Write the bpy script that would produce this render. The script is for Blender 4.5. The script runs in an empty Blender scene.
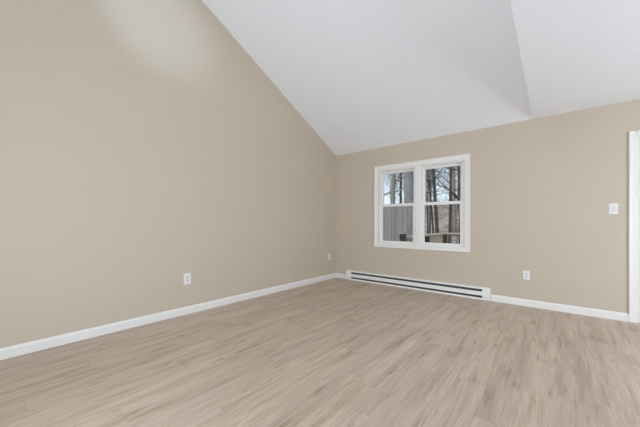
import bpy, bmesh, math, random
from mathutils import Vector, Matrix

# ------------------------------------------------------------------ camera, sky, lights, exposure
SC = bpy.context.scene
COL = SC.collection
CAM_H = 1.09
WY = 4.60          # inner face of the window wall
WX = -3.41         # inner face of the left wall

cd = bpy.data.cameras.new('camera')
cd.sensor_width = 36.0
cd.sensor_fit = 'HORIZONTAL'
cd.lens = 16.0
cd.shift_y = 9.5 / 640
cd.clip_start = 0.05
cd.clip_end = 400
cam = bpy.data.objects.new('camera', cd)
COL.objects.link(cam)
cam.location = (0, 0, CAM_H)
cam.rotation_euler = (math.radians(90), 0, math.radians(39.8))
SC.camera = cam

SC.view_settings.view_transform = 'Standard'
SC.view_settings.look = 'None'
SC.view_settings.exposure = 0.07
SC.view_settings.gamma = 1.0
SC.view_settings.use_curve_mapping = False
SC.cycles.use_denoising = True
SC.cycles.max_bounces = 12
SC.cycles.diffuse_bounces = 8
SC.cycles.transparent_max_bounces = 16
SC.cycles.sample_clamp_indirect = 6.0

world = bpy.data.worlds.new('sky')
SC.world = world
world.use_nodes = True
wn = world.node_tree
bg = wn.nodes['Background']
sky = wn.nodes.new('ShaderNodeTexSky')
sky.sky_type = 'NISHITA'
sky.sun_disc = False
sky.sun_elevation = math.radians(38)
sky.sun_rotation = math.radians(200)
sky.air_density = 1.0
sky.dust_density = 3.0
tc = wn.nodes.new('ShaderNodeTexCoord')
cl = wn.nodes.new('ShaderNodeTexNoise')
cl.inputs['Scale'].default_value = 3.5
cl.inputs['Detail'].default_value = 5
cr = wn.nodes.new('ShaderNodeValToRGB')
cr.color_ramp.elements[0].position = 0.35
cr.color_ramp.elements[1].position = 0.62
mx = wn.nodes.new('ShaderNodeMix')
mx.data_type = 'RGBA'
mul = wn.nodes.new('ShaderNodeVectorMath')
mul.operation = 'SCALE'
mul.inputs['Scale'].default_value = 0.17
wn.links.new(tc.outputs['Generated'], cl.inputs['Vector'])
wn.links.new(cl.outputs['Fac'], cr.inputs['Fac'])
wn.links.new(cr.outputs['Color'], mx.inputs['Factor'])
wn.links.new(sky.outputs['Color'], mul.inputs[0])
wn.links.new(mul.outputs['Vector'], mx.inputs['A'])
mx.inputs['B'].default_value = (0.62, 0.71, 0.80, 1)      # thin white cloud
wn.links.new(mx.outputs['Result'], bg.inputs['Color'])
bg.inputs['Strength'].default_value = 1.4


def area(name, loc, target, sx, sy, power, color):
    ld = bpy.data.lights.new(name, 'AREA')
    ld.shape = 'RECTANGLE'
    ld.size, ld.size_y = sx, sy
    ld.energy = power
    ld.color = color
    o = bpy.data.objects.new(name, ld)
    COL.objects.link(o)
    o.location = loc
    d = Vector(target) - Vector(loc)
    o.rotation_euler = d.to_track_quat('-Z', 'Y').to_euler()
    return o


# added fill lamps behind and right of the camera, standing in for unseen daylight
FILL_TINT = (0.84, 1.0, 1.19)  # cool tint shared by the added fill lamps
area('fill_rear', (-1.2, -3.95, 0.45), (-0.6, 0.5, 3.2), 3.4, 0.5, 66, FILL_TINT)
area('fill_side_low', (2.90, 2.2, 0.5), (0.6, 2.6, 2.9), 2.6, 0.5, 9, FILL_TINT)
area('fill_side', (2.92, 2.6, 1.3), (-3.4, 4.1, 1.6), 1.2, 2.0, 49, FILL_TINT)
# added fill lamp above the frame, aimed towards the far left corner
area('fill_high', (-1.0, 1.2, 4.0), (-2.6, 3.6, 1.0), 0.8, 0.8, 13, FILL_TINT)


def soft_fill(name, loc, power):
    fl = bpy.data.lights.new(name, 'POINT')
    fl.energy = power
    fl.color = FILL_TINT
    fl.shadow_soft_size = 0.3
    fo = bpy.data.objects.new(name, fl)
    COL.objects.link(fo)
    fo.location = loc


# added fill: a soft point beside the camera, an area lamp facing the vault
soft_fill('fill_camera', (0.3, 0.0, 1.35), 7)
area('fill_vault', (-1.0, -0.8, 0.6), (-1.6, 3.6, 2.9), 0.6, 0.6, 40, FILL_TINT)
# skylight beam that makes the soft pale patch high on the left wall
sd = bpy.data.lights.new('skylight_beam', 'SPOT')
sd.energy = 150
sd.color = (0.55, 0.82, 1.3)
sd.spot_size = math.radians(23)
sd.spot_blend = 1.0
sd.shadow_soft_size = 0.05
so = bpy.data.objects.new('skylight_beam', sd)
COL.objects.link(so)
so.location = (-0.5, -0.3, 4.25)
so.rotation_euler = (Vector((WX, 1.28, 3.38)) - Vector(so.location)).to_track_quat('-Z', 'Y').to_euler()


# ------------------------------------------------------------------ helpers
def new_mat(name):
    m = bpy.data.materials.new(name)
    m.use_nodes = True
    return m, m.node_tree, m.node_tree.nodes['Principled BSDF']


def paint(name, col, rough=0.6, var=0.03, scale=40, bump=0.0, bscale=250):
    """Painted / moulded surface with a little procedural unevenness."""
    m, nt, b = new_mat(name)
    t = nt.nodes.new('ShaderNodeTexCoord')
    n = nt.nodes.new('ShaderNodeTexNoise')
    n.inputs['Scale'].default_value = scale
    n.inputs['Detail'].default_value = 3
    nt.links.new(t.outputs['Object'], n.inputs['Vector'])
    r = nt.nodes.new('ShaderNodeValToRGB')
    r.color_ramp.elements[0].color = tuple(c * (1 - var) for c in col) + (1,)
    r.color_ramp.elements[1].color = tuple(min(1, c * (1 + var)) for c in col) + (1,)
    nt.links.new(n.outputs['Fac'], r.inputs['Fac'])
    nt.links.new(r.outputs['Color'], b.inputs['Base Color'])
    b.inputs['Roughness'].default_value = rough
    if bump:
        n2 = nt.nodes.new('ShaderNodeTexNoise')
        n2.inputs['Scale'].default_value = bscale
        n2.inputs['Detail'].default_value = 2
        nt.links.new(t.outputs['Object'], n2.inputs['Vector'])
        bp = nt.nodes.new('ShaderNodeBump')
        bp.inputs['Strength'].default_value = bump
        bp.inputs['Distance'].default_value = 0.002
        nt.links.new(n2.outputs['Fac'], bp.inputs['Height'])
        nt.links.new(bp.outputs['Normal'], b.inputs['Normal'])
    return m


def mnode(nt, op, a, b=None):
    n = nt.nodes.new('ShaderNodeMath')
    n.operation = op
    for i, v in enumerate((a, b)):
        if v is None:
            continue
        if isinstance(v, (int, float)):
            n.inputs[i].default_value = v
        else:
            nt.links.new(v, n.inputs[i])
    return n.outputs[0]


def ramp(nt, fac, stops):
    r = nt.nodes.new('ShaderNodeValToRGB')
    e = r.color_ramp.elements
    while len(e) < len(stops):
        e.new(0.5)
    for el, (p, c) in zip(e, stops):
        el.position = p
        el.color = tuple(c) + (1,) if len(c) == 3 else c
    nt.links.new(fac, r.inputs['Fac'])
    return r.outputs['Color']


def mixc(nt, fac, a, b, mode='MIX'):
    n = nt.nodes.new('ShaderNodeMix')
    n.data_type = 'RGBA'
    n.blend_type = mode
    if isinstance(fac, (int, float)):
        n.inputs['Factor'].default_value = fac
    else:
        nt.links.new(fac, n.inputs['Factor'])
    for k, v in (('A', a), ('B', b)):
        if isinstance(v, tuple):
            n.inputs[k].default_value = v + (1,)
        else:
            nt.links.new(v, n.inputs[k])
    return n.outputs['Result']


def comb(nt, x, y, z=0.0):
    n = nt.nodes.new('ShaderNodeCombineXYZ')
    for i, v in enumerate((x, y, z)):
        if isinstance(v, (int, float)):
            n.inputs[i].default_value = v
        else:
            nt.links.new(v, n.inputs[i])
    return n.outputs[0]


def noise(nt, vec, scale=1.0, detail=2.0, rough=0.5, dist=0.0):
    n = nt.nodes.new('ShaderNodeTexNoise')
    n.inputs['Scale'].default_value = scale
    n.inputs['Detail'].default_value = detail
    n.inputs['Roughness'].default_value = rough
    n.inputs['Distortion'].default_value = dist
    nt.links.new(vec, n.inputs['Vector'])
    return n.outputs['Fac']


def plank_floor():
    """Oak-look planks running towards the window wall."""
    m, nt, b = new_mat('oak_plank_floor')
    t = nt.nodes.new('ShaderNodeTexCoord')
    s = nt.nodes.new('ShaderNodeSeparateXYZ')
    nt.links.new(t.outputs['Object'], s.inputs[0])
    x, y = s.outputs['X'], s.outputs['Y']
    W, L = 0.18, 1.22
    xs = mnode(nt, 'DIVIDE', x, W)
    u = mnode(nt, 'FLOOR', xs)
    w1 = nt.nodes.new('ShaderNodeTexWhiteNoise')
    w1.noise_dimensions = '1D'
    nt.links.new(u, w1.inputs['W'])
    ys = mnode(nt, 'ADD', mnode(nt, 'DIVIDE', y, L), mnode(nt, 'MULTIPLY', w1.outputs['Value'], 7.0))
    v = mnode(nt, 'FLOOR', ys)
    w2 = nt.nodes.new('ShaderNodeTexWhiteNoise')
    w2.noise_dimensions = '2D'
    nt.links.new(comb(nt, u, v), w2.inputs['Vector'])
    rnd = w2.outputs['Value']
    ox = mnode(nt, 'ADD', x, mnode(nt, 'MULTIPLY', rnd, 37.0))
    oy = mnode(nt, 'ADD', y, mnode(nt, 'MULTIPLY', rnd, 91.0))
    # broad cathedral figure, fine grain, dark elongated knots
    broad = noise(nt, comb(nt, mnode(nt, 'MULTIPLY', ox, 13.0), mnode(nt, 'MULTIPLY', oy, 1.1)), 1.0, 4, 0.65, 0.5)
    fine = noise(nt, comb(nt, mnode(nt, 'MULTIPLY', ox, 120.0), mnode(nt, 'MULTIPLY', oy, 4.0)), 1.0, 3, 0.65, 0.3)
    streak = noise(nt, comb(nt, mnode(nt, 'MULTIPLY', ox, 42.0), mnode(nt, 'MULTIPLY', oy, 2.6), 8.0), 1.0, 3, 0.6, 0.4)
    knot = noise(nt, comb(nt, mnode(nt, 'MULTIPLY', ox, 17.0), mnode(nt, 'MULTIPLY', oy, 2.6), 4.0), 1.0, 4, 0.6, 0.25)
    base = ramp(nt, broad, [(0.30, FLOOR_D), (0.50, FLOOR_M), (0.70, FLOOR_L)])
    tone = ramp(nt, rnd, [(0.0, (0.95, 0.95, 0.95)), (1.0, (1.05, 1.045, 1.04))])
    c = mixc(nt, 1.0, base, tone, 'MULTIPLY')
    c = mixc(nt, 1.0, c, ramp(nt, fine, [(0.3, (0.86, 0.85, 0.84)), (0.62, (1.05, 1.05, 1.05))]), 'MULTIPLY')
    c = mixc(nt, 1.0, c, ramp(nt, streak, [(0.57, (1, 1, 1)), (0.75, (0.86, 0.84, 0.82))]), 'MULTIPLY')
    c = mixc(nt, 1.0, c, ramp(nt, knot, [(0.58, (1, 1, 1)), (0.72, (0.66, 0.61, 0.57))]), 'MULTIPLY')
    fx = mnode(nt, 'FRACT', xs)
    fy = mnode(nt, 'FRACT', ys)
    ex = mnode(nt, 'MULTIPLY', mnode(nt, 'MINIMUM', fx, mnode(nt, 'SUBTRACT', 1.0, fx)), W)
    ey = mnode(nt, 'MULTIPLY', mnode(nt, 'MINIMUM', fy, mnode(nt, 'SUBTRACT', 1.0, fy)), L)
    edge = mnode(nt, 'MINIMUM', ex, ey)
    c = mixc(nt, 1.0, c, ramp(nt, mnode(nt, 'MULTIPLY', edge, 100.0), [(0.05, (0.78, 0.77, 0.76)), (0.20, (1, 1, 1))]), 'MULTIPLY')
    b.inputs['Specular IOR Level'].default_value = 0.38
    nt.links.new(c, b.inputs['Base Color'])
    nt.links.new(mnode(nt, 'ADD', mnode(nt, 'MULTIPLY', fine, 0.12), 0.36), b.inputs['Roughness'])
    bp = nt.nodes.new('ShaderNodeBump')
    bp.inputs['Strength'].default_value = 0.12
    bp.inputs['Distance'].default_value = 0.001
    nt.links.new(fine, bp.inputs['Height'])
    nt.links.new(bp.outputs['Normal'], b.inputs['Normal'])
    return m


def bark(name, dark, light, sc=1.0):
    m, nt, b = new_mat(name)
    t = nt.nodes.new('ShaderNodeTexCoord')
    mp = nt.nodes.new('ShaderNodeMapping')
    mp.inputs['Scale'].default_value = (22 * sc, 22 * sc, 4 * sc)
    nt.links.new(t.outputs['Object'], mp.inputs['Vector'])
    f = noise(nt, mp.outputs['Vector'], 1.0, 4, 0.6, 0.4)
    nt.links.new(ramp(nt, f, [(0.3, dark), (0.7, light)]), b.inputs['Base Color'])
    b.inputs['Roughness'].default_value = 0.9
    bp = nt.nodes.new('ShaderNodeBump')
    bp.inputs['Distance'].default_value = 0.02
    nt.links.new(f, bp.inputs['Height'])
    nt.links.new(bp.outputs['Normal'], b.inputs['Normal'])
    return m


def boards(name, dark, light, width, axis):
    """Weathered boards: a seam every `width` along an axis, grain along z."""
    m, nt, b = new_mat(name)
    t = nt.nodes.new('ShaderNodeTexCoord')
    s = nt.nodes.new('ShaderNodeSeparateXYZ')
    nt.links.new(t.outputs['Object'], s.inputs[0])
    a = mnode(nt, 'DIVIDE', s.outputs[axis], width)
    w = nt.nodes.new('ShaderNodeTexWhiteNoise')
    w.noise_dimensions = '1D'
    nt.links.new(mnode(nt, 'FLOOR', a), w.inputs['W'])
    mp = nt.nodes.new('ShaderNodeMapping')
    mp.inputs['Scale'].default_value = (40, 40, 2.5)
    nt.links.new(t.outputs['Object'], mp.inputs['Vector'])
    g = noise(nt, mp.outputs['Vector'], 1.0, 3)
    c = ramp(nt, mnode(nt, 'ADD', mnode(nt, 'MULTIPLY', w.outputs['Value'], 0.5), mnode(nt, 'MULTIPLY', g, 0.5)),
             [(0.15, dark), (0.85, light)])
    nt.links.new(c, b.inputs['Base Color'])
    b.inputs['Roughness'].default_value = 0.85
    return m


def glass_mat():
    m = bpy.data.materials.new('window_glass')
    m.use_nodes = True
    nt = m.node_tree
    nt.nodes.remove(nt.nodes['Principled BSDF'])
    out = nt.nodes['Material Output']
    tr = nt.nodes.new('ShaderNodeBsdfTransparent')
    tr.inputs['Color'].default_value = (0.97, 0.98, 0.98, 1)
    gl = nt.nodes.new('ShaderNodeBsdfGlossy')
    gl.inputs['Roughness'].default_value = 0.02
    fr = nt.nodes.new('ShaderNodeFresnel')
    fr.inputs['IOR'].default_value = 1.35
    ms = nt.nodes.new('ShaderNodeMixShader')
    nt.links.new(fr.outputs[0], ms.inputs[0])
    nt.links.new(tr.outputs[0], ms.inputs[1])
    nt.links.new(gl.outputs[0], ms.inputs[2])
    nt.links.new(ms.outputs[0], out.inputs['Surface'])
    return m


def add_box(bm, x0, x1, y0, y1, z0, z1):
    vs = [bm.verts.new(p) for p in ((x0, y0, z0), (x1, y0, z0), (x1, y1, z0), (x0, y1, z0),
                                    (x0, y0, z1), (x1, y0, z1), (x1, y1, z1), (x0, y1, z1))]
    for f in ((3, 2, 1, 0), (4, 5, 6, 7), (0, 1, 5, 4), (1, 2, 6, 5), (2, 3, 7, 6), (3, 0, 4, 7)):
        bm.faces.new([vs[i] for i in f])


def add_prism(bm, prof, a, b, place):
    """Extrude a closed 2D profile from a to b; place(u, v, t) -> xyz."""
    r0 = [bm.verts.new(place(u, v, a)) for u, v in prof]
    r1 = [bm.verts.new(place(u, v, b)) for u, v in prof]
    n = len(prof)
    for i in range(n):
        j = (i + 1) % n
        bm.faces.new((r0[i], r0[j], r1[j], r1[i]))
    bm.faces.new(list(reversed(r0)))
    bm.faces.new(r1)


def add_tube(bm, pts, radii, sides=8):
    rings = []
    n = len(pts)
    pts = [Vector(p) for p in pts]
    for i, p in enumerate(pts):
        d = (pts[min(i + 1, n - 1)] - pts[max(i - 1, 0)]).normalized()
        up = Vector((0, 0, 1)) if abs(d.z) < 0.9 else Vector((1, 0, 0))
        a = d.cross(up).normalized()
        b = d.cross(a)
        rings.append([bm.verts.new(p + (a * math.cos(k * 2 * math.pi / sides) + b * math.sin(k * 2 * math.pi / sides)) * radii[i])
                      for k in range(sides)])
    for r0, r1 in zip(rings, rings[1:]):
        for k in range(sides):
            f = bm.faces.new((r0[k], r0[(k + 1) % sides], r1[(k + 1) % sides], r1[k]))
            f.smooth = True
    bm.faces.new(list(reversed(rings[0])))
    bm.faces.new(rings[-1])


def build(name, bm, mat, parent=None, bevel=0.0, segs=2):
    bmesh.ops.recalc_face_normals(bm, faces=bm.faces[:])
    me = bpy.data.meshes.new(name)
    bm.to_mesh(me)
    bm.free()
    if mat:
        me.materials.append(mat)
    o = bpy.data.objects.new(name, me)
    COL.objects.link(o)
    if parent:
        o.parent = parent
    if bevel:
        md = o.modifiers.new('bevel', 'BEVEL')
        md.width = bevel
        md.segments = segs
        md.limit_method = 'ANGLE'
        md.angle_limit = math.radians(40)
    return o


def box_obj(name, ext, mat, parent=None, bevel=0.0):
    bm = bmesh.new()
    add_box(bm, *ext)
    return build(name, bm, mat, parent, bevel)


def tag(o, label, cat, group=None):
    o['label'] = label
    o['category'] = cat
    if group:
        o['group'] = group
    return o


def thing(name, label, cat, loc, rz=0.0, group=None):
    o = bpy.data.objects.new(name, None)
    o.empty_display_size = 0.1
    COL.objects.link(o)
    o.location = loc
    o.rotation_euler = (0, 0, rz)
    return tag(o, label, cat, group)


def struct(o):
    o['kind'] = 'structure'
    return o


def copy_tree(o, parent=None):
    c = o.copy()
    COL.objects.link(c)
    if parent:
        c.parent = parent
    for ch in list(o.children):
        copy_tree(ch, c)
    return c


# ------------------------------------------------------------------ materials
FLOOR_D = (0.415, 0.316, 0.236)
FLOOR_M = (0.545, 0.430, 0.334)
FLOOR_L = (0.620, 0.504, 0.402)
M_wall = paint('tan_wall_paint', (0.552, 0.466, 0.360), 0.75, 0.012, 6, 0.08, 300)
M_ceil = paint('white_ceiling_paint', (0.83, 0.83, 0.835), 0.85, 0.008, 5, 0.06, 200)
M_trim = paint('white_trim_paint', (0.79, 0.755, 0.71), 0.35, 0.01, 30)
M_vinyl = paint('white_window_vinyl', (0.81, 0.775, 0.735), 0.35, 0.01, 30)
M_plastic = paint('white_device_plastic', (0.77, 0.735, 0.70), 0.35, 0.01, 60)
M_insert = paint('white_receptacle_plastic', (0.69, 0.665, 0.64), 0.4, 0.01, 60)
M_slot = paint('dark_socket_slot', (0.06, 0.06, 0.06), 0.6)
M_metal = paint('white_enamelled_steel', (0.83, 0.80, 0.755), 0.32, 0.01, 25)
M_dark = paint('dark_heater_interior', (0.11, 0.11, 0.11), 0.6, 0.1, 30)
M_fin = paint('grey_heater_fins', (0.18, 0.18, 0.185), 0.4, 0.1, 60)
M_screw = paint('screw_metal', (0.62, 0.62, 0.60), 0.3)
M_ext = boards('exterior_siding', (0.42, 0.42, 0.42), (0.48, 0.48, 0.48), 0.12, 'Z')
M_floor = plank_floor()
M_glass = glass_mat()

# ------------------------------------------------------------------ the room
RX = 3.0                   # right wall (behind the frame's right edge)
RY = -4.0                  # rear wall, behind the camera
RIDGE_Y, SLOPE = 0.30, 0.510
EAVE = 2.44
RIDGE_Z = EAVE + SLOPE * (WY - RIDGE_Y)
REAR_Z = RIDGE_Z - SLOPE * (RIDGE_Y - RY)
EDGE_X = -0.243            # the sloped ceiling ends here, the low ceiling starts
FLAT_S = 0.070

struct(box_obj('floor', (WX - 0.12, RX + 0.12, RY - 0.12, WY + 0.15, -0.12, 0.0), M_floor))

# window wall with the openings of the window and the door
WIN = (-2.540, -0.977, 0.659, 2.105)           # outer edge of the casing
FX0, FX1, FZ0, FZ1 = -2.462, -1.055, 0.720, 2.027   # rough opening
DX0, DX1, DZ1 = 0.672, 1.49, 2.034
WT = 0.15
bm = bmesh.new()
add_box(bm, WX - 0.12, FX0, WY, WY + WT, 0, EAVE)
add_box(bm, FX0, FX1, WY, WY + WT, 0, FZ0)
add_box(bm, FX0, FX1, WY, WY + WT, FZ1, EAVE)
add_box(bm, FX1, DX0, WY, WY + WT, 0, EAVE)
add_box(bm, DX0, DX1, WY, WY + WT, DZ1, EAVE)
add_box(bm, DX1, RX + 0.12, WY, WY + WT, 0, EAVE)
struct(build('wall_back', bm, M_wall))
# left gable wall
bm = bmesh.new()
add_prism(bm, [(RY, 0), (WY, 0), (WY, EAVE), (RIDGE_Y, RIDGE_Z), (RY, REAR_Z)], WX - 0.12, WX, lambda u, v, t: (t, u, v))
struct(build('wall_left', bm, M_wall))
# right wall with an unseen opening added to let light in
bm = bmesh.new()
add_box(bm, RX, RX + 0.12, RY, 1.0, 0, EAVE + 0.25)
add_box(bm, RX, RX + 0.12, 1.0, 3.9, 0, 0.22)
add_box(bm, RX, RX + 0.12, 1.0, 3.9, 2.40, EAVE + 0.25)
add_box(bm, RX, RX + 0.12, 3.9, WY, 0, EAVE + 0.25)
struct(build('wall_right', bm, M_wall))
# rear wall with a wide unseen opening added to let light in
bm = bmesh.new()
add_box(bm, WX - 0.12, -3.0, RY - 0.12, RY, 0, REAR_Z)
add_box(bm, -3.0, 0.6, RY - 0.12, RY, 0, 0.22)
add_box(bm, -3.0, 0.6, RY - 0.12, RY, 2.45, REAR_Z + 0.0)
add_box(bm, 0.6, RX + 0.12, RY - 0.12, RY, 0, EAVE + 0.25)
struct(build('wall_rear', bm, M_wall))
# ceiling: steep vaulted part on the left, low nearly level part on the right, gable cheek between
bm = bmesh.new()
add_prism(bm, [(WY + WT, EAVE - SLOPE * WT), (RIDGE_Y, RIDGE_Z), (RIDGE_Y, RIDGE_Z + 0.10), (WY + WT, EAVE - SLOPE * WT + 0.10)],
          WX - 0.12, EDGE_X, lambda u, v, t: (t, u, v))
add_prism(bm, [(RIDGE_Y, RIDGE_Z), (RY - 0.12, REAR_Z - 0.12 * SLOPE), (RY - 0.12, REAR_Z + 0.04), (RIDGE_Y, RIDGE_Z + 0.10)],
          WX - 0.12, EDGE_X, lambda u, v, t: (t, u, v))
LY = 1.0                   # the low ceiling runs level behind this line
zr = EAVE + FLAT_S * (WY - LY)
add_prism(bm, [(WY + WT, EAVE - FLAT_S * WT), (LY, zr), (LY, zr + 0.04), (WY + WT, EAVE + 0.04 - FLAT_S * WT)],
          EDGE_X, RX + 0.12, lambda u, v, t: (t, u, v))
add_box(bm, EDGE_X, RX + 0.12, RY - 0.12, LY, zr, zr + 0.04)
yc = RIDGE_Y - (RIDGE_Z - zr) / SLOPE      # where the rear slope comes down to the low ceiling
add_prism(bm, [(WY, EAVE + 0.02), (LY, zr + 0.02), (yc, zr + 0.02), (RIDGE_Y, RIDGE_Z)], EDGE_X + 0.0005, EDGE_X + 0.10,
          lambda u, v, t: (t, u, v))
add_prism(bm, [(yc, zr + 0.02), (RY, zr + 0.02), (RY, REAR_Z)], EDGE_X + 0.0005, EDGE_X + 0.10,
          lambda u, v, t: (t, u, v))
struct(build('ceiling', bm, M_ceil))

# baseboards
BB = [(0, 0), (0.014, 0), (0.014, 0.070), (0.010, 0.080), (0.006, 0.086), (0.003, 0.090), (0, 0.090)]
bm = bmesh.new()
add_prism(bm, BB, RY, WY, lambda u, v, t: (WX + u, t, v))
struct(build('baseboard_left', bm, M_trim))
bm = bmesh.new()
add_prism(bm, BB, WX + 0.014, -3.128, lambda u, v, t: (t, WY - u, v))
struct(build('baseboard_corner', bm, M_trim))
bm = bmesh.new()
add_prism(bm, BB, -0.708, 0.610, lambda u, v, t: (t, WY - u, v))
struct(build('baseboard_back', bm, M_trim))

# ------------------------------------------------------------------ door at the right edge of the frame
door = bpy.data.objects.new('door_1', None)
COL.objects.link(door)
door.location = ((DX0 + DX1) / 2, WY, 0)
struct(door)
ox = -door.location.x
CASE = [(0, 0), (0.062, 0), (0.062, 0.017), (0.050, 0.019), (0.040, 0.016), (0.014, 0.012), (0.006, 0.012), (0, 0.008)]


def local(bm, o):
    bmesh.ops.translate(bm, verts=bm.verts[:], vec=-Vector(o.location))
    return bm


bm = bmesh.new()   # casing profile: u = 0 at the opening, 0.062 at the outer edge
add_prism(bm, CASE, 0, 2.096, lambda u, v, t: (DX0 - u, WY - v, t))
add_prism(bm, CASE, 0, 2.096, lambda u, v, t: (DX1 + u, WY - v, t))
add_prism(bm, CASE, DX0, DX1, lambda u, v, t: (t, WY - v, DZ1 + u))
build('casing', local(bm, door), M_trim, door)
bm = bmesh.new()
add_box(bm, DX0, DX0 + 0.018, WY - 0.004, WY + WT, 0, DZ1)
add_box(bm, DX1 - 0.018, DX1, WY - 0.004, WY + WT, 0, DZ1)
add_box(bm, DX0 + 0.018, DX1 - 0.018, WY - 0.004, WY + WT, DZ1 - 0.018, DZ1)
add_box(bm, DX0 + 0.018, DX0 + 0.028, WY + 0.06, WY + 0.10, 0, DZ1 - 0.018)
build('jamb', local(bm, door), M_trim, door, 0.002)
bm = bmesh.new()
x0, x1 = DX0 + 0.021, DX1 - 0.021
sw = 0.115
add_box(bm, x0, x0 + sw, WY + 0.012, WY + 0.055, 0.008, DZ1 - 0.022)
add_box(bm, x1 - sw, x1, WY + 0.012, WY + 0.055, 0.008, DZ1 - 0.022)
for za, zb in ((0.008, 0.24), (0.92, 1.06), (1.88, DZ1 - 0.022)):
    add_box(bm, x0 + sw, x1 - sw, WY + 0.012, WY + 0.055, za, zb)
for za, zb in ((0.24, 0.92), (1.06, 1.88)):
    add_box(bm, x0 + sw, x1 - sw, WY + 0.020, WY + 0.047, za, zb)
    add_box(bm, x0 + sw + 0.05, x1 - sw - 0.05, WY + 0.014, WY + 0.050, za + 0.05, zb - 0.05)
build('door_panel', local(bm, door), M_trim, door, 0.003)
bm = bmesh.new()
add_tube(bm, [(x1 - 0.06, WY + 0.012, 0.96), (x1 - 0.06, WY - 0.030, 0.96), (x1 - 0.06, WY - 0.034, 0.96), (x1 - 0.06, WY - 0.058, 0.96), (x1 - 0.06, WY - 0.066, 0.96)],
         [0.030, 0.012, 0.022, 0.027, 0.016], 20)
build('door_knob', local(bm, door), M_screw, door)

# ------------------------------------------------------------------ twin double-hung window
win = bpy.data.objects.new('window_1', None)
COL.objects.link(win)
win.location = ((FX0 + FX1) / 2, WY, FZ0)
struct(win)
CW = [(0, 0), (0.078, 0), (0.078, 0.018), (0.066, 0.021), (0.056, 0.017), (0.016, 0.013), (0.008, 0.013), (0, 0.008)]
CB = [(0, 0), (0.061, 0), (0.061, 0.018), (0.050, 0.021), (0.042, 0.017), (0.016, 0.013), (0.008, 0.013), (0, 0.008)]
bm = bmesh.new()
rings = []
for (cx, cz, dx, dz) in ((FX0, FZ0, -1, -1), (FX1, FZ0, 1, -1), (FX1, FZ1, 1, 1), (FX0, FZ1, -1, 1)):
    rings.append([bm.verts.new((cx + dx * u, WY - v, cz + dz * (ub if dz < 0 else u))) for (u, v), (ub, _) in zip(CW, CB)])
for i in range(4):
    a, b = rings[i], rings[(i + 1) % 4]
    for k in range(len(a)):
        bm.faces.new((a[k], a[(k + 1) % len(a)], b[(k + 1) % len(a)], b[k]))
build('casing', local(bm, win), M_trim, win)
UNITS = ((-2.458, -1.785), (-1.712, -1.059))
bm = bmesh.new()   # flat mullion cover between the units
add_box(bm, -1.787, -1.710, WY - 0.012, WY + 0.10, FZ0, FZ1)
build('mullion', local(bm, win), M_trim, win, 0.003)
FT = 0.020
for ux0, ux1 in UNITS:
    bm = bmesh.new()
    add_box(bm, ux0, ux0 + FT, WY + 0.002, WY + 0.11, FZ0, FZ1)
    add_box(bm, ux1 - FT, ux1, WY + 0.002, WY + 0.11, FZ0, FZ1)
    add_box(bm, ux0 + FT, ux1 - FT, WY + 0.002, WY + 0.11, FZ1 - FT, FZ1)
    add_box(bm, ux0 + FT, ux1 - FT, WY + 0.002, WY + 0.11, FZ0, FZ0 + FT)
    fr = build('window_frame', local(bm, win), M_vinyl, win, 0.002)
    sx0, sx1 = ux0 + FT, ux1 - FT
    for which in ('lower_sash', 'upper_sash'):
        low = which == 'lower_sash'
        ya = WY + (0.022 if low else 0.058)
        yb = ya + 0.034
        za, zb = (FZ0 + FT, 1.424) if low else (1.380, FZ1 - FT)
        st = 0.040
        rb, rt = (0.036, 0.046) if low else (0.044, 0.046)
        bm = bmesh.new()
        add_box(bm, sx0, sx0 + st, ya, yb, za, zb)
        add_box(bm, sx1 - st, sx1, ya, yb, za, zb)
        add_box(bm, sx0 + st, sx1 - st, ya, yb, za, za + rb)
        add_box(bm, sx0 + st, sx1 - st, ya, yb, zb - rt, zb)
        sash = build(which, local(bm, win), M_vinyl, win, 0.003)
        bm = bmesh.new()
        add_box(bm, sx0 + st - 0.004, sx1 - st + 0.004, ya + 0.014, ya + 0.020, za + rb - 0.004, zb - rt + 0.004)
        build('glass_pane', local(bm, win), M_glass, sash)
        if low:
            bm = bmesh.new()
            xm = (sx0 + sx1) / 2
            add_box(bm, xm - 0.032, xm + 0.032, ya + 0.006, yb - 0.006, zb, zb + 0.008)
            add_tube(bm, [(xm, ya + 0.016, zb + 0.008), (xm, ya + 0.016, zb + 0.018)], [0.011, 0.009], 14)
            add_box(bm, xm - 0.006, xm + 0.030, ya + 0.002, ya + 0.012, zb + 0.010, zb + 0.016)
            build('sash_lock', local(bm, win), M_vinyl, sash, 0.001)

# ------------------------------------------------------------------ electric baseboard heater
HX0, HX1 = -3.127, -0.710
HC = (HX0 + HX1) / 2
heater = thing('baseboard_heater', 'long low white electric baseboard heater on the wall under the window', 'heater', (HC, WY, 0))
e0, e1 = HX0 - HC, HX1 - HC
c0, c1 = e0 + 0.098, e1 - 0.100     # inner ends of the end caps


def lp(u, v, t):                    # u = out from the wall, v = up, t = along
    return (t, -u, v)


def part(name, prof, a, b, mat, par=heater, bev=0.0):
    bm = bmesh.new()
    add_prism(bm, prof, a, b, lp)
    return build(name, bm, mat, par, bev)


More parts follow.
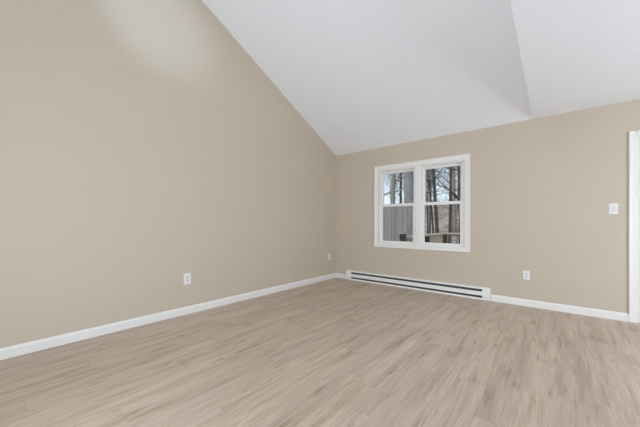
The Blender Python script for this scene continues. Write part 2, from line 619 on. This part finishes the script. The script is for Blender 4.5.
part('back_plate', [(0, 0.006), (0.006, 0.006), (0.006, 0.176), (0, 0.176)], c0, c1, M_dark)
part('top_hood', [(0.006, 0.166), (0.046, 0.163), (0.058, 0.157), (0.062, 0.157), (0.062, 0.162), (0.056, 0.170), (0.040, 0.178), (0.006, 0.182)], c0, c1, M_metal)
part('front_cover', [(0.061, 0.068), (0.065, 0.066), (0.065, 0.116), (0.061, 0.120), (0.050, 0.122), (0.050, 0.119), (0.060, 0.117)], c0, c1, M_metal)
part('bottom_lip', [(0.006, 0.004), (0.064, 0.004), (0.065, 0.010), (0.065, 0.033), (0.061, 0.035), (0.061, 0.008), (0.006, 0.008)], c0, c1, M_metal)
bm = bmesh.new()
add_tube(bm, [(c0, -0.034, 0.085), (c1, -0.034, 0.085)], [0.006, 0.006], 10)
n = 90
for i in range(n):
    xx = c0 + 0.05 + (c1 - c0 - 0.1) * i / (n - 1)
    add_box(bm, xx, xx + 0.002, -0.056, -0.012, 0.060, 0.110)
build('heating_element', bm, M_fin, heater)
for a, b in ((e0, c0), (c1, e1)):
    cap = part('end_cap', [(0, 0.004), (0.064, 0.004), (0.067, 0.008), (0.067, 0.160), (0.058, 0.175), (0.044, 0.183), (0, 0.184)], a, b, M_metal, heater, 0.002)
    bm = bmesh.new()
    add_box(bm, a + 0.006, b - 0.006, -0.0676, -0.066, 0.046, 0.049)
    build('cap_groove', bm, M_fin, cap)

# ------------------------------------------------------------------ outlets and switch
def plate(par, w, h):
    bm = bmesh.new()
    add_box(bm, -w / 2, w / 2, -0.0065, -0.0005, -h / 2, h / 2)
    return build('cover_plate', bm, M_plastic, par, 0.003)


def make_outlet(label, loc, rz, w=0.072, h=0.116):
    t = thing('wall_outlet', label, 'electrical outlet', loc, rz, 'white duplex outlets on the walls')
    plate(t, w, h)
    for s in (-1, 1):
        bm = bmesh.new()
        cz = s * 0.0195
        prof = []
        for k in range(24):
            a = 2 * math.pi * k / 24
            prof.append((0.0175 * math.cos(a), cz + max(-0.0135, min(0.0135, 0.0175 * math.sin(a)))))
        add_prism(bm, prof, -0.0085, -0.0060, lambda u, v, q: (u, q, v))
        rc = build('receptacle', bm, M_insert, t)
        bm = bmesh.new()
        add_box(bm, -0.0075, -0.0053, -0.0088, -0.0080, cz - 0.002, cz + 0.008)
        add_box(bm, 0.0053, 0.0075, -0.0088, -0.0080, cz - 0.001, cz + 0.007)
        add_tube(bm, [(0, -0.0080, cz - 0.0075), (0, -0.0088, cz - 0.0075)], [0.0026, 0.0026], 10)
        build('slots', bm, M_slot, rc)
    bm = bmesh.new()
    add_tube(bm, [(0, -0.006, 0), (0, -0.0080, 0)], [0.0032, 0.0026], 12)
    build('screw', bm, M_screw, t)
    return t


make_outlet('white duplex outlet on the window wall, right of the heater and below the switch', (-0.309, WY, 0.405), 0, 0.075, 0.116)
o2 = make_outlet('white duplex outlet low on the left wall, nearer the camera above the baseboard', (WX, 1.603, 0.422), math.radians(90), 0.088, 0.132)
make_outlet('small white outlet on the left wall close to the room corner and heater', (WX, 4.372, 0.433), math.radians(90))

sw_ = thing('light_switch', 'white rocker light switch on the window wall beside the door casing', 'light switch', (0.489, WY, 1.250))
plate(sw_, 0.076, 0.120)
bm = bmesh.new()
add_prism(bm, [(-0.0060, -0.034), (-0.0078, -0.034), (-0.0088, 0.0), (-0.0108, 0.034), (-0.0060, 0.034)], -0.0168, 0.0168, lambda u, v, t: (t, u, v))
build('rocker', bm, M_insert, sw_, 0.001)
for s in (-1, 1):
    bm = bmesh.new()
    add_tube(bm, [(0, -0.006, s * 0.0485), (0, -0.0078, s * 0.0485)], [0.003, 0.0025], 12)
    build('screw', bm, M_screw, sw_)

# ------------------------------------------------------------------ outside: ground, deck, railing, fence, woods
def ground_z(x, y):
    t = max(0.0, min(1.0, (y - 11) / 34))
    return -0.55 + 4.2 * t * t * (3 - 2 * t) + 0.12 * math.sin(x * 0.7 + y * 0.4) * min(1, max(0, (y - 9) / 4))


m, nt, b = new_mat('leaf_litter')
t_ = nt.nodes.new('ShaderNodeTexCoord')
f1 = noise(nt, t_.outputs['Object'], 1.6, 6, 0.75)
nt.links.new(ramp(nt, f1, [(0.36, (0.15, 0.12, 0.095)), (0.5, (0.38, 0.32, 0.26)), (0.62, (0.62, 0.55, 0.47))]), b.inputs['Base Color'])
b.inputs['Roughness'].default_value = 0.95
M_litter = m
bm = bmesh.new()
NX, NY = 60, 50
gx = [-60 + 100 * i / NX for i in range(NX + 1)]
gy = [WY + WT + 0.02 + 70 * (j / NY) ** 1.5 for j in range(NY + 1)]
grid = [[bm.verts.new((x, y, ground_z(x, y))) for x in gx] for y in gy]
for j in range(NY):
    for i in range(NX):
        bm.faces.new((grid[j][i], grid[j][i + 1], grid[j + 1][i + 1], grid[j + 1][i]))
struct(build('ground_outside', bm, M_litter))

M_deck = boards('deck_boards', (0.20, 0.16, 0.12), (0.36, 0.29, 0.21), 0.14, 'Y')
M_rail = boards('pale_railing_wood', (0.50, 0.43, 0.33), (0.72, 0.63, 0.50), 0.11, 'Y')
M_post = boards('dark_post_wood', (0.045, 0.035, 0.032), (0.075, 0.06, 0.052), 0.2, 'X')
M_cap = paint('pale_post_cap', (0.62, 0.58, 0.52), 0.8)
DKZ = -0.10
RXL, RYB = -2.14, 7.43
struct(box_obj('deck', (RXL - 0.06, 2.6, WY + WT + 0.01, RYB + 0.06, DKZ - 0.16, DKZ), M_deck))
rail = thing('deck_railing', 'wooden deck railing with pale top rail and balusters outside the window', 'railing', (RXL, WY + WT + 0.1, DKZ))
RT = 0.85


def rpart(name, ext, mat, bev=0.004, par=rail):
    bm = bmesh.new()
    add_box(bm, *ext)
    bmesh.ops.translate(bm, verts=bm.verts[:], vec=-Vector(rail.location))
    return build(name, bm, mat, par, bev)


for px, py, top in ((RXL, WY + WT + 0.16, 0.895), (RXL, 6.15, 0.81), (RXL, RYB, 0.81), (-0.6, RYB, 0.81), (1.0, RYB, 0.81), (2.5, RYB, 0.81)):
    p = rpart('post', (px - 0.045, px + 0.045, py - 0.045, py + 0.045, DKZ, top), M_post)
    if top > 0.85:
        rpart('post_cap', (px - 0.055, px + 0.055, py - 0.055, py + 0.055, top, top + 0.018), M_cap, 0.004, p)
rpart('top_rail', (RXL - 0.07, RXL + 0.07, WY + WT + 0.205, RYB + 0.07, 0.812, 0.85), M_rail)
rpart('top_rail', (RXL + 0.07, 2.55, RYB - 0.07, RYB + 0.07, 0.812, 0.85), M_rail)
rpart('bottom_rail', (RXL - 0.02, RXL + 0.02, WY + WT + 0.205, RYB - 0.05, 0.0, 0.085), M_rail)
rpart('bottom_rail', (RXL + 0.05, 2.45, RYB - 0.02, RYB + 0.02, 0.0, 0.085), M_rail)
yy = WY + WT + 0.30
while yy < RYB - 0.1:
    if abs(yy - 6.15) > 0.09:
        rpart('baluster', (RXL - 0.055, RXL - 0.021, yy - 0.018, yy + 0.018, 0.02, 0.810), M_rail, 0.0)
    yy += 0.125
xx = RXL + 0.14
while xx < 2.4:
    if min(abs(xx - q) for q in (-0.6, 1.0)) > 0.07:
        rpart('baluster', (xx - 0.018, xx + 0.018, RYB + 0.021, RYB + 0.055, 0.02, 0.810), M_rail, 0.0)
    xx += 0.15

# grey board fence
M_grey = boards('grey_fence_boards', (0.18, 0.182, 0.182), (0.30, 0.30, 0.295), 0.14, 'X')
fy = 9.6
fence = thing('board_fence', 'tall weathered grey board fence outside, left of the deck railing', 'fence', (-6.2, fy, -0.55))
bm = bmesh.new()
random.seed(5)
xx = -3.6
while xx < 2.38:
    add_box(bm, xx, xx + 0.134, -0.011, 0.011, 0.04, 2.30 + random.uniform(-0.015, 0.015))
    xx += 0.14
build('boards', bm, M_grey, fence)
for z in (0.4, 1.2, 2.0):
    bm = bmesh.new()
    add_box(bm, -3.6, 2.38, 0.012, 0.05, z - 0.045, z + 0.045)
    build('stringer', bm, M_grey, fence)
for xx in (-3.55, -1.2, 1.1, 2.33):
    bm = bmesh.new()
    add_box(bm, xx - 0.045, xx + 0.045, 0.052, 0.142, -0.1, 2.2)
    build('fence_post', bm, M_grey, fence)

# bare trees
M_bark1 = bark('dark_brown_bark', (0.026, 0.024, 0.024), (0.085, 0.080, 0.078))
M_bark2 = bark('grey_bark', (0.14, 0.145, 0.15), (0.32, 0.325, 0.33), 1.2)
M_bark3 = bark('greenish_grey_bark', (0.17, 0.19, 0.16), (0.32, 0.34, 0.29))
M_bark4 = bark('tan_bark', (0.22, 0.18, 0.14), (0.42, 0.35, 0.28))
M_bark5 = bark('far_grey_brown_bark', (0.22, 0.205, 0.195), (0.38, 0.36, 0.34))
M_leaf = paint('evergreen_needles', (0.13, 0.22, 0.17), 0.8, 0.4, 20)


def branch(bm, rnd, p, d, length, r, depth):
    pts, rad = [p.copy()], [r]
    n = 5
    q, dd = p.copy(), d.copy()
    for i in range(n):
        dd = (dd + Vector((rnd.uniform(-.22, .22), rnd.uniform(-.22, .22), rnd.uniform(-.08, .16)))).normalized()
        q = q + dd * (length / n)
        pts.append(q.copy())
        rad.append(max(0.005, r * (1 - 0.85 * (i + 1) / n)))
        if depth > 0 and i >= 1:
            for _ in range(rnd.choice((1, 1, 2))):
                side = Vector((rnd.uniform(-1, 1), rnd.uniform(-1, 1), rnd.uniform(-0.2, 0.8))).normalized()
                branch(bm, rnd, q, (dd * 0.6 + side * 0.8).normalized(), length * rnd.uniform(0.4, 0.6), rad[-1] * 0.65, depth - 1)
    add_tube(bm, pts, rad, 5)


def tree(kind, label, ratio, y, r, height, mat, seed, lean=(0, 0), nb=9, depth=2, start=0.18, blen=0.28, group=None, extra=()):
    """ratio = x / y seen from the camera's foot."""
    rnd = random.Random(seed)
    x = ratio * y
    z = ground_z(x, y) - 0.05
    t = thing(kind, label, 'tree', (x, y, z), 0, group)
    bm = bmesh.new()
    n = 10
    pts, rad = [], []
    for i in range(n + 1):
        f = i / n
        pts.append(Vector((lean[0] * f + rnd.uniform(-.5, .5) * r * f * 2, lean[1] * f + rnd.uniform(-.5, .5) * r * f * 2, height * f)))
        rad.append(r * (1.18 if i == 0 else 1.0 - 0.75 * f))
    add_tube(bm, pts, rad, 12)
    build('trunk', bm, mat, t)
    far = group is not None
    if far:
        bm = bmesh.new()
    for k in range(nb):
        if not far:
            bm = bmesh.new()
        f = start + (0.95 - start) * (k + rnd.random()) / nb
        i = min(n - 1, int(f * n))
        p = pts[i].lerp(pts[i + 1], f * n - i)
        a = rnd.uniform(0, 2 * math.pi)
        d = Vector((math.cos(a), math.sin(a) * 0.7, rnd.uniform(0.1, 0.9))).normalized()
        branch(bm, rnd, p, d, height * blen * (1.1 - 0.6 * f), r * rnd.uniform(0.16, 0.3) * (1.1 - 0.7 * f), depth)
        if not far:
            build('limb', bm, mat, t)
    for (zz, d, ln, rr) in extra:
        f = zz / height
        i = min(n - 1, int(f * n))
        p = pts[i].lerp(pts[i + 1], f * n - i)
        bm = bmesh.new()
        branch(bm, rnd, p, Vector(d).normalized(), ln, rr, 2)
        build('limb', bm, mat, t)
    if far:
        build('branches', bm, mat, t)
    return t


tree('bare_tree', 'broad pale grey tree trunk filling the right side of the left window', -0.412, 8.6, 0.215, 11, M_bark2, 11, (0.1, 0.1), 8, 2, 0.45)
tree('bare_tree', 'greenish grey trunk with a crooked limb, standing behind the grey board fence', -0.475, 12.5, 0.13, 12, M_bark3, 12, (0, 0.2), 20, 2, 0.22, 0.22,
     extra=[(3.1, (-0.9, 0, -0.35), 1.6, 0.045), (3.5, (0.9, 0, 0.25), 1.3, 0.03)])
tree('bare_tree', 'thin dark trunk just left of the broad grey trunk, left window', -0.445, 13.5, 0.07, 11, M_bark1, 13, (0.1, 0), 20, 2, 0.22, 0.22)
tree('bare_tree', 'slim dark trunk at the left edge of the right window', -0.3455, 15, 0.04, 12, M_bark1, 14, (0.05, 0), 20, 2, 0.16, 0.22)
tree('bare_tree', 'thick dark trunk leaning left, left of centre in the right window', -0.3075, 13, 0.085, 11, M_bark1, 15, (-0.85, 0.3), 20, 2, 0.24, 0.26,
     extra=[(4.3, (0.85, 0, -0.55), 1.9, 0.045)])
tree('bare_tree', 'mid-sized dark trunk close behind and left of the leaning trunk', -0.322, 16, 0.055, 12, M_bark1, 16, (-0.95, 0), 20, 2, 0.18, 0.22)
tree('bare_tree', 'thickest dark straight trunk, right of centre in the right window', -0.274, 12, 0.07, 12, M_bark1, 17, (0.12, 0.1), 20, 2, 0.24, 0.24,
     extra=[(2.9, (0.75, 0.1, -0.5), 1.5, 0.035)])
tree('bare_tree', 'thin tan sapling leaning beside the thickest dark trunk', -0.257, 11.5, 0.028, 6, M_bark4, 18, (0.45, 0), 8, 1, 0.25, 0.2)
tree('bare_tree', 'slim dark trunk at the right edge of the right window', -0.2425, 14, 0.05, 11, M_bark1, 19, (-0.1, 0), 20, 2, 0.16, 0.24,
     extra=[(2.6, (-0.6, 0, 0.8), 2.2, 0.04)])
ev = tree('evergreen_sapling', 'slender green evergreen sapling behind the slim dark trunks', -0.338, 17, 0.05, 5.2, M_bark1, 20, (0, 0), 4, 1, 0.3, 0.1)
bm = bmesh.new()
rnd = random.Random(3)
for k in range(260):
    f = rnd.uniform(0.3, 1.0)
    rr = 0.75 * (1.05 - f) + 0.05
    a = rnd.uniform(0, 2 * math.pi)
    q = Vector((math.cos(a) * rr * rnd.random(), math.sin(a) * rr * rnd.random(), 5.2 * f))
    d = Vector((math.cos(a), math.sin(a), -0.3)) * 0.16
    add_tube(bm, [q, q + d * 0.5, q + d], [0.01, 0.025, 0.003], 4)
build('foliage', bm, M_leaf, ev)

# farther trees of the wood: nothing tells them apart
rnd = random.Random(77)
protos = []
for k in range(44):
    ratio = rnd.uniform(-0.72, -0.06)
    y = rnd.uniform(19, 42)
    if k < 6:
        o = tree('distant_tree', 'thin bare grey-brown tree far back in the woods', ratio, y, rnd.uniform(0.06, 0.13), rnd.uniform(10, 14), M_bark5, 200 + k,
                 (rnd.uniform(-.6, .6), 0), 16, 2, 0.10, 0.24, 'bare trees far back in the woods')
        protos.append(o)
    else:
        o = copy_tree(protos[k % 6])
        x = ratio * y
        o.location = (x, y, ground_z(x, y) - 0.05)
        o.rotation_euler = (0, 0, rnd.uniform(0, 6.28))
        s = rnd.uniform(0.8, 1.2)
        o.scale = (s, s, s)
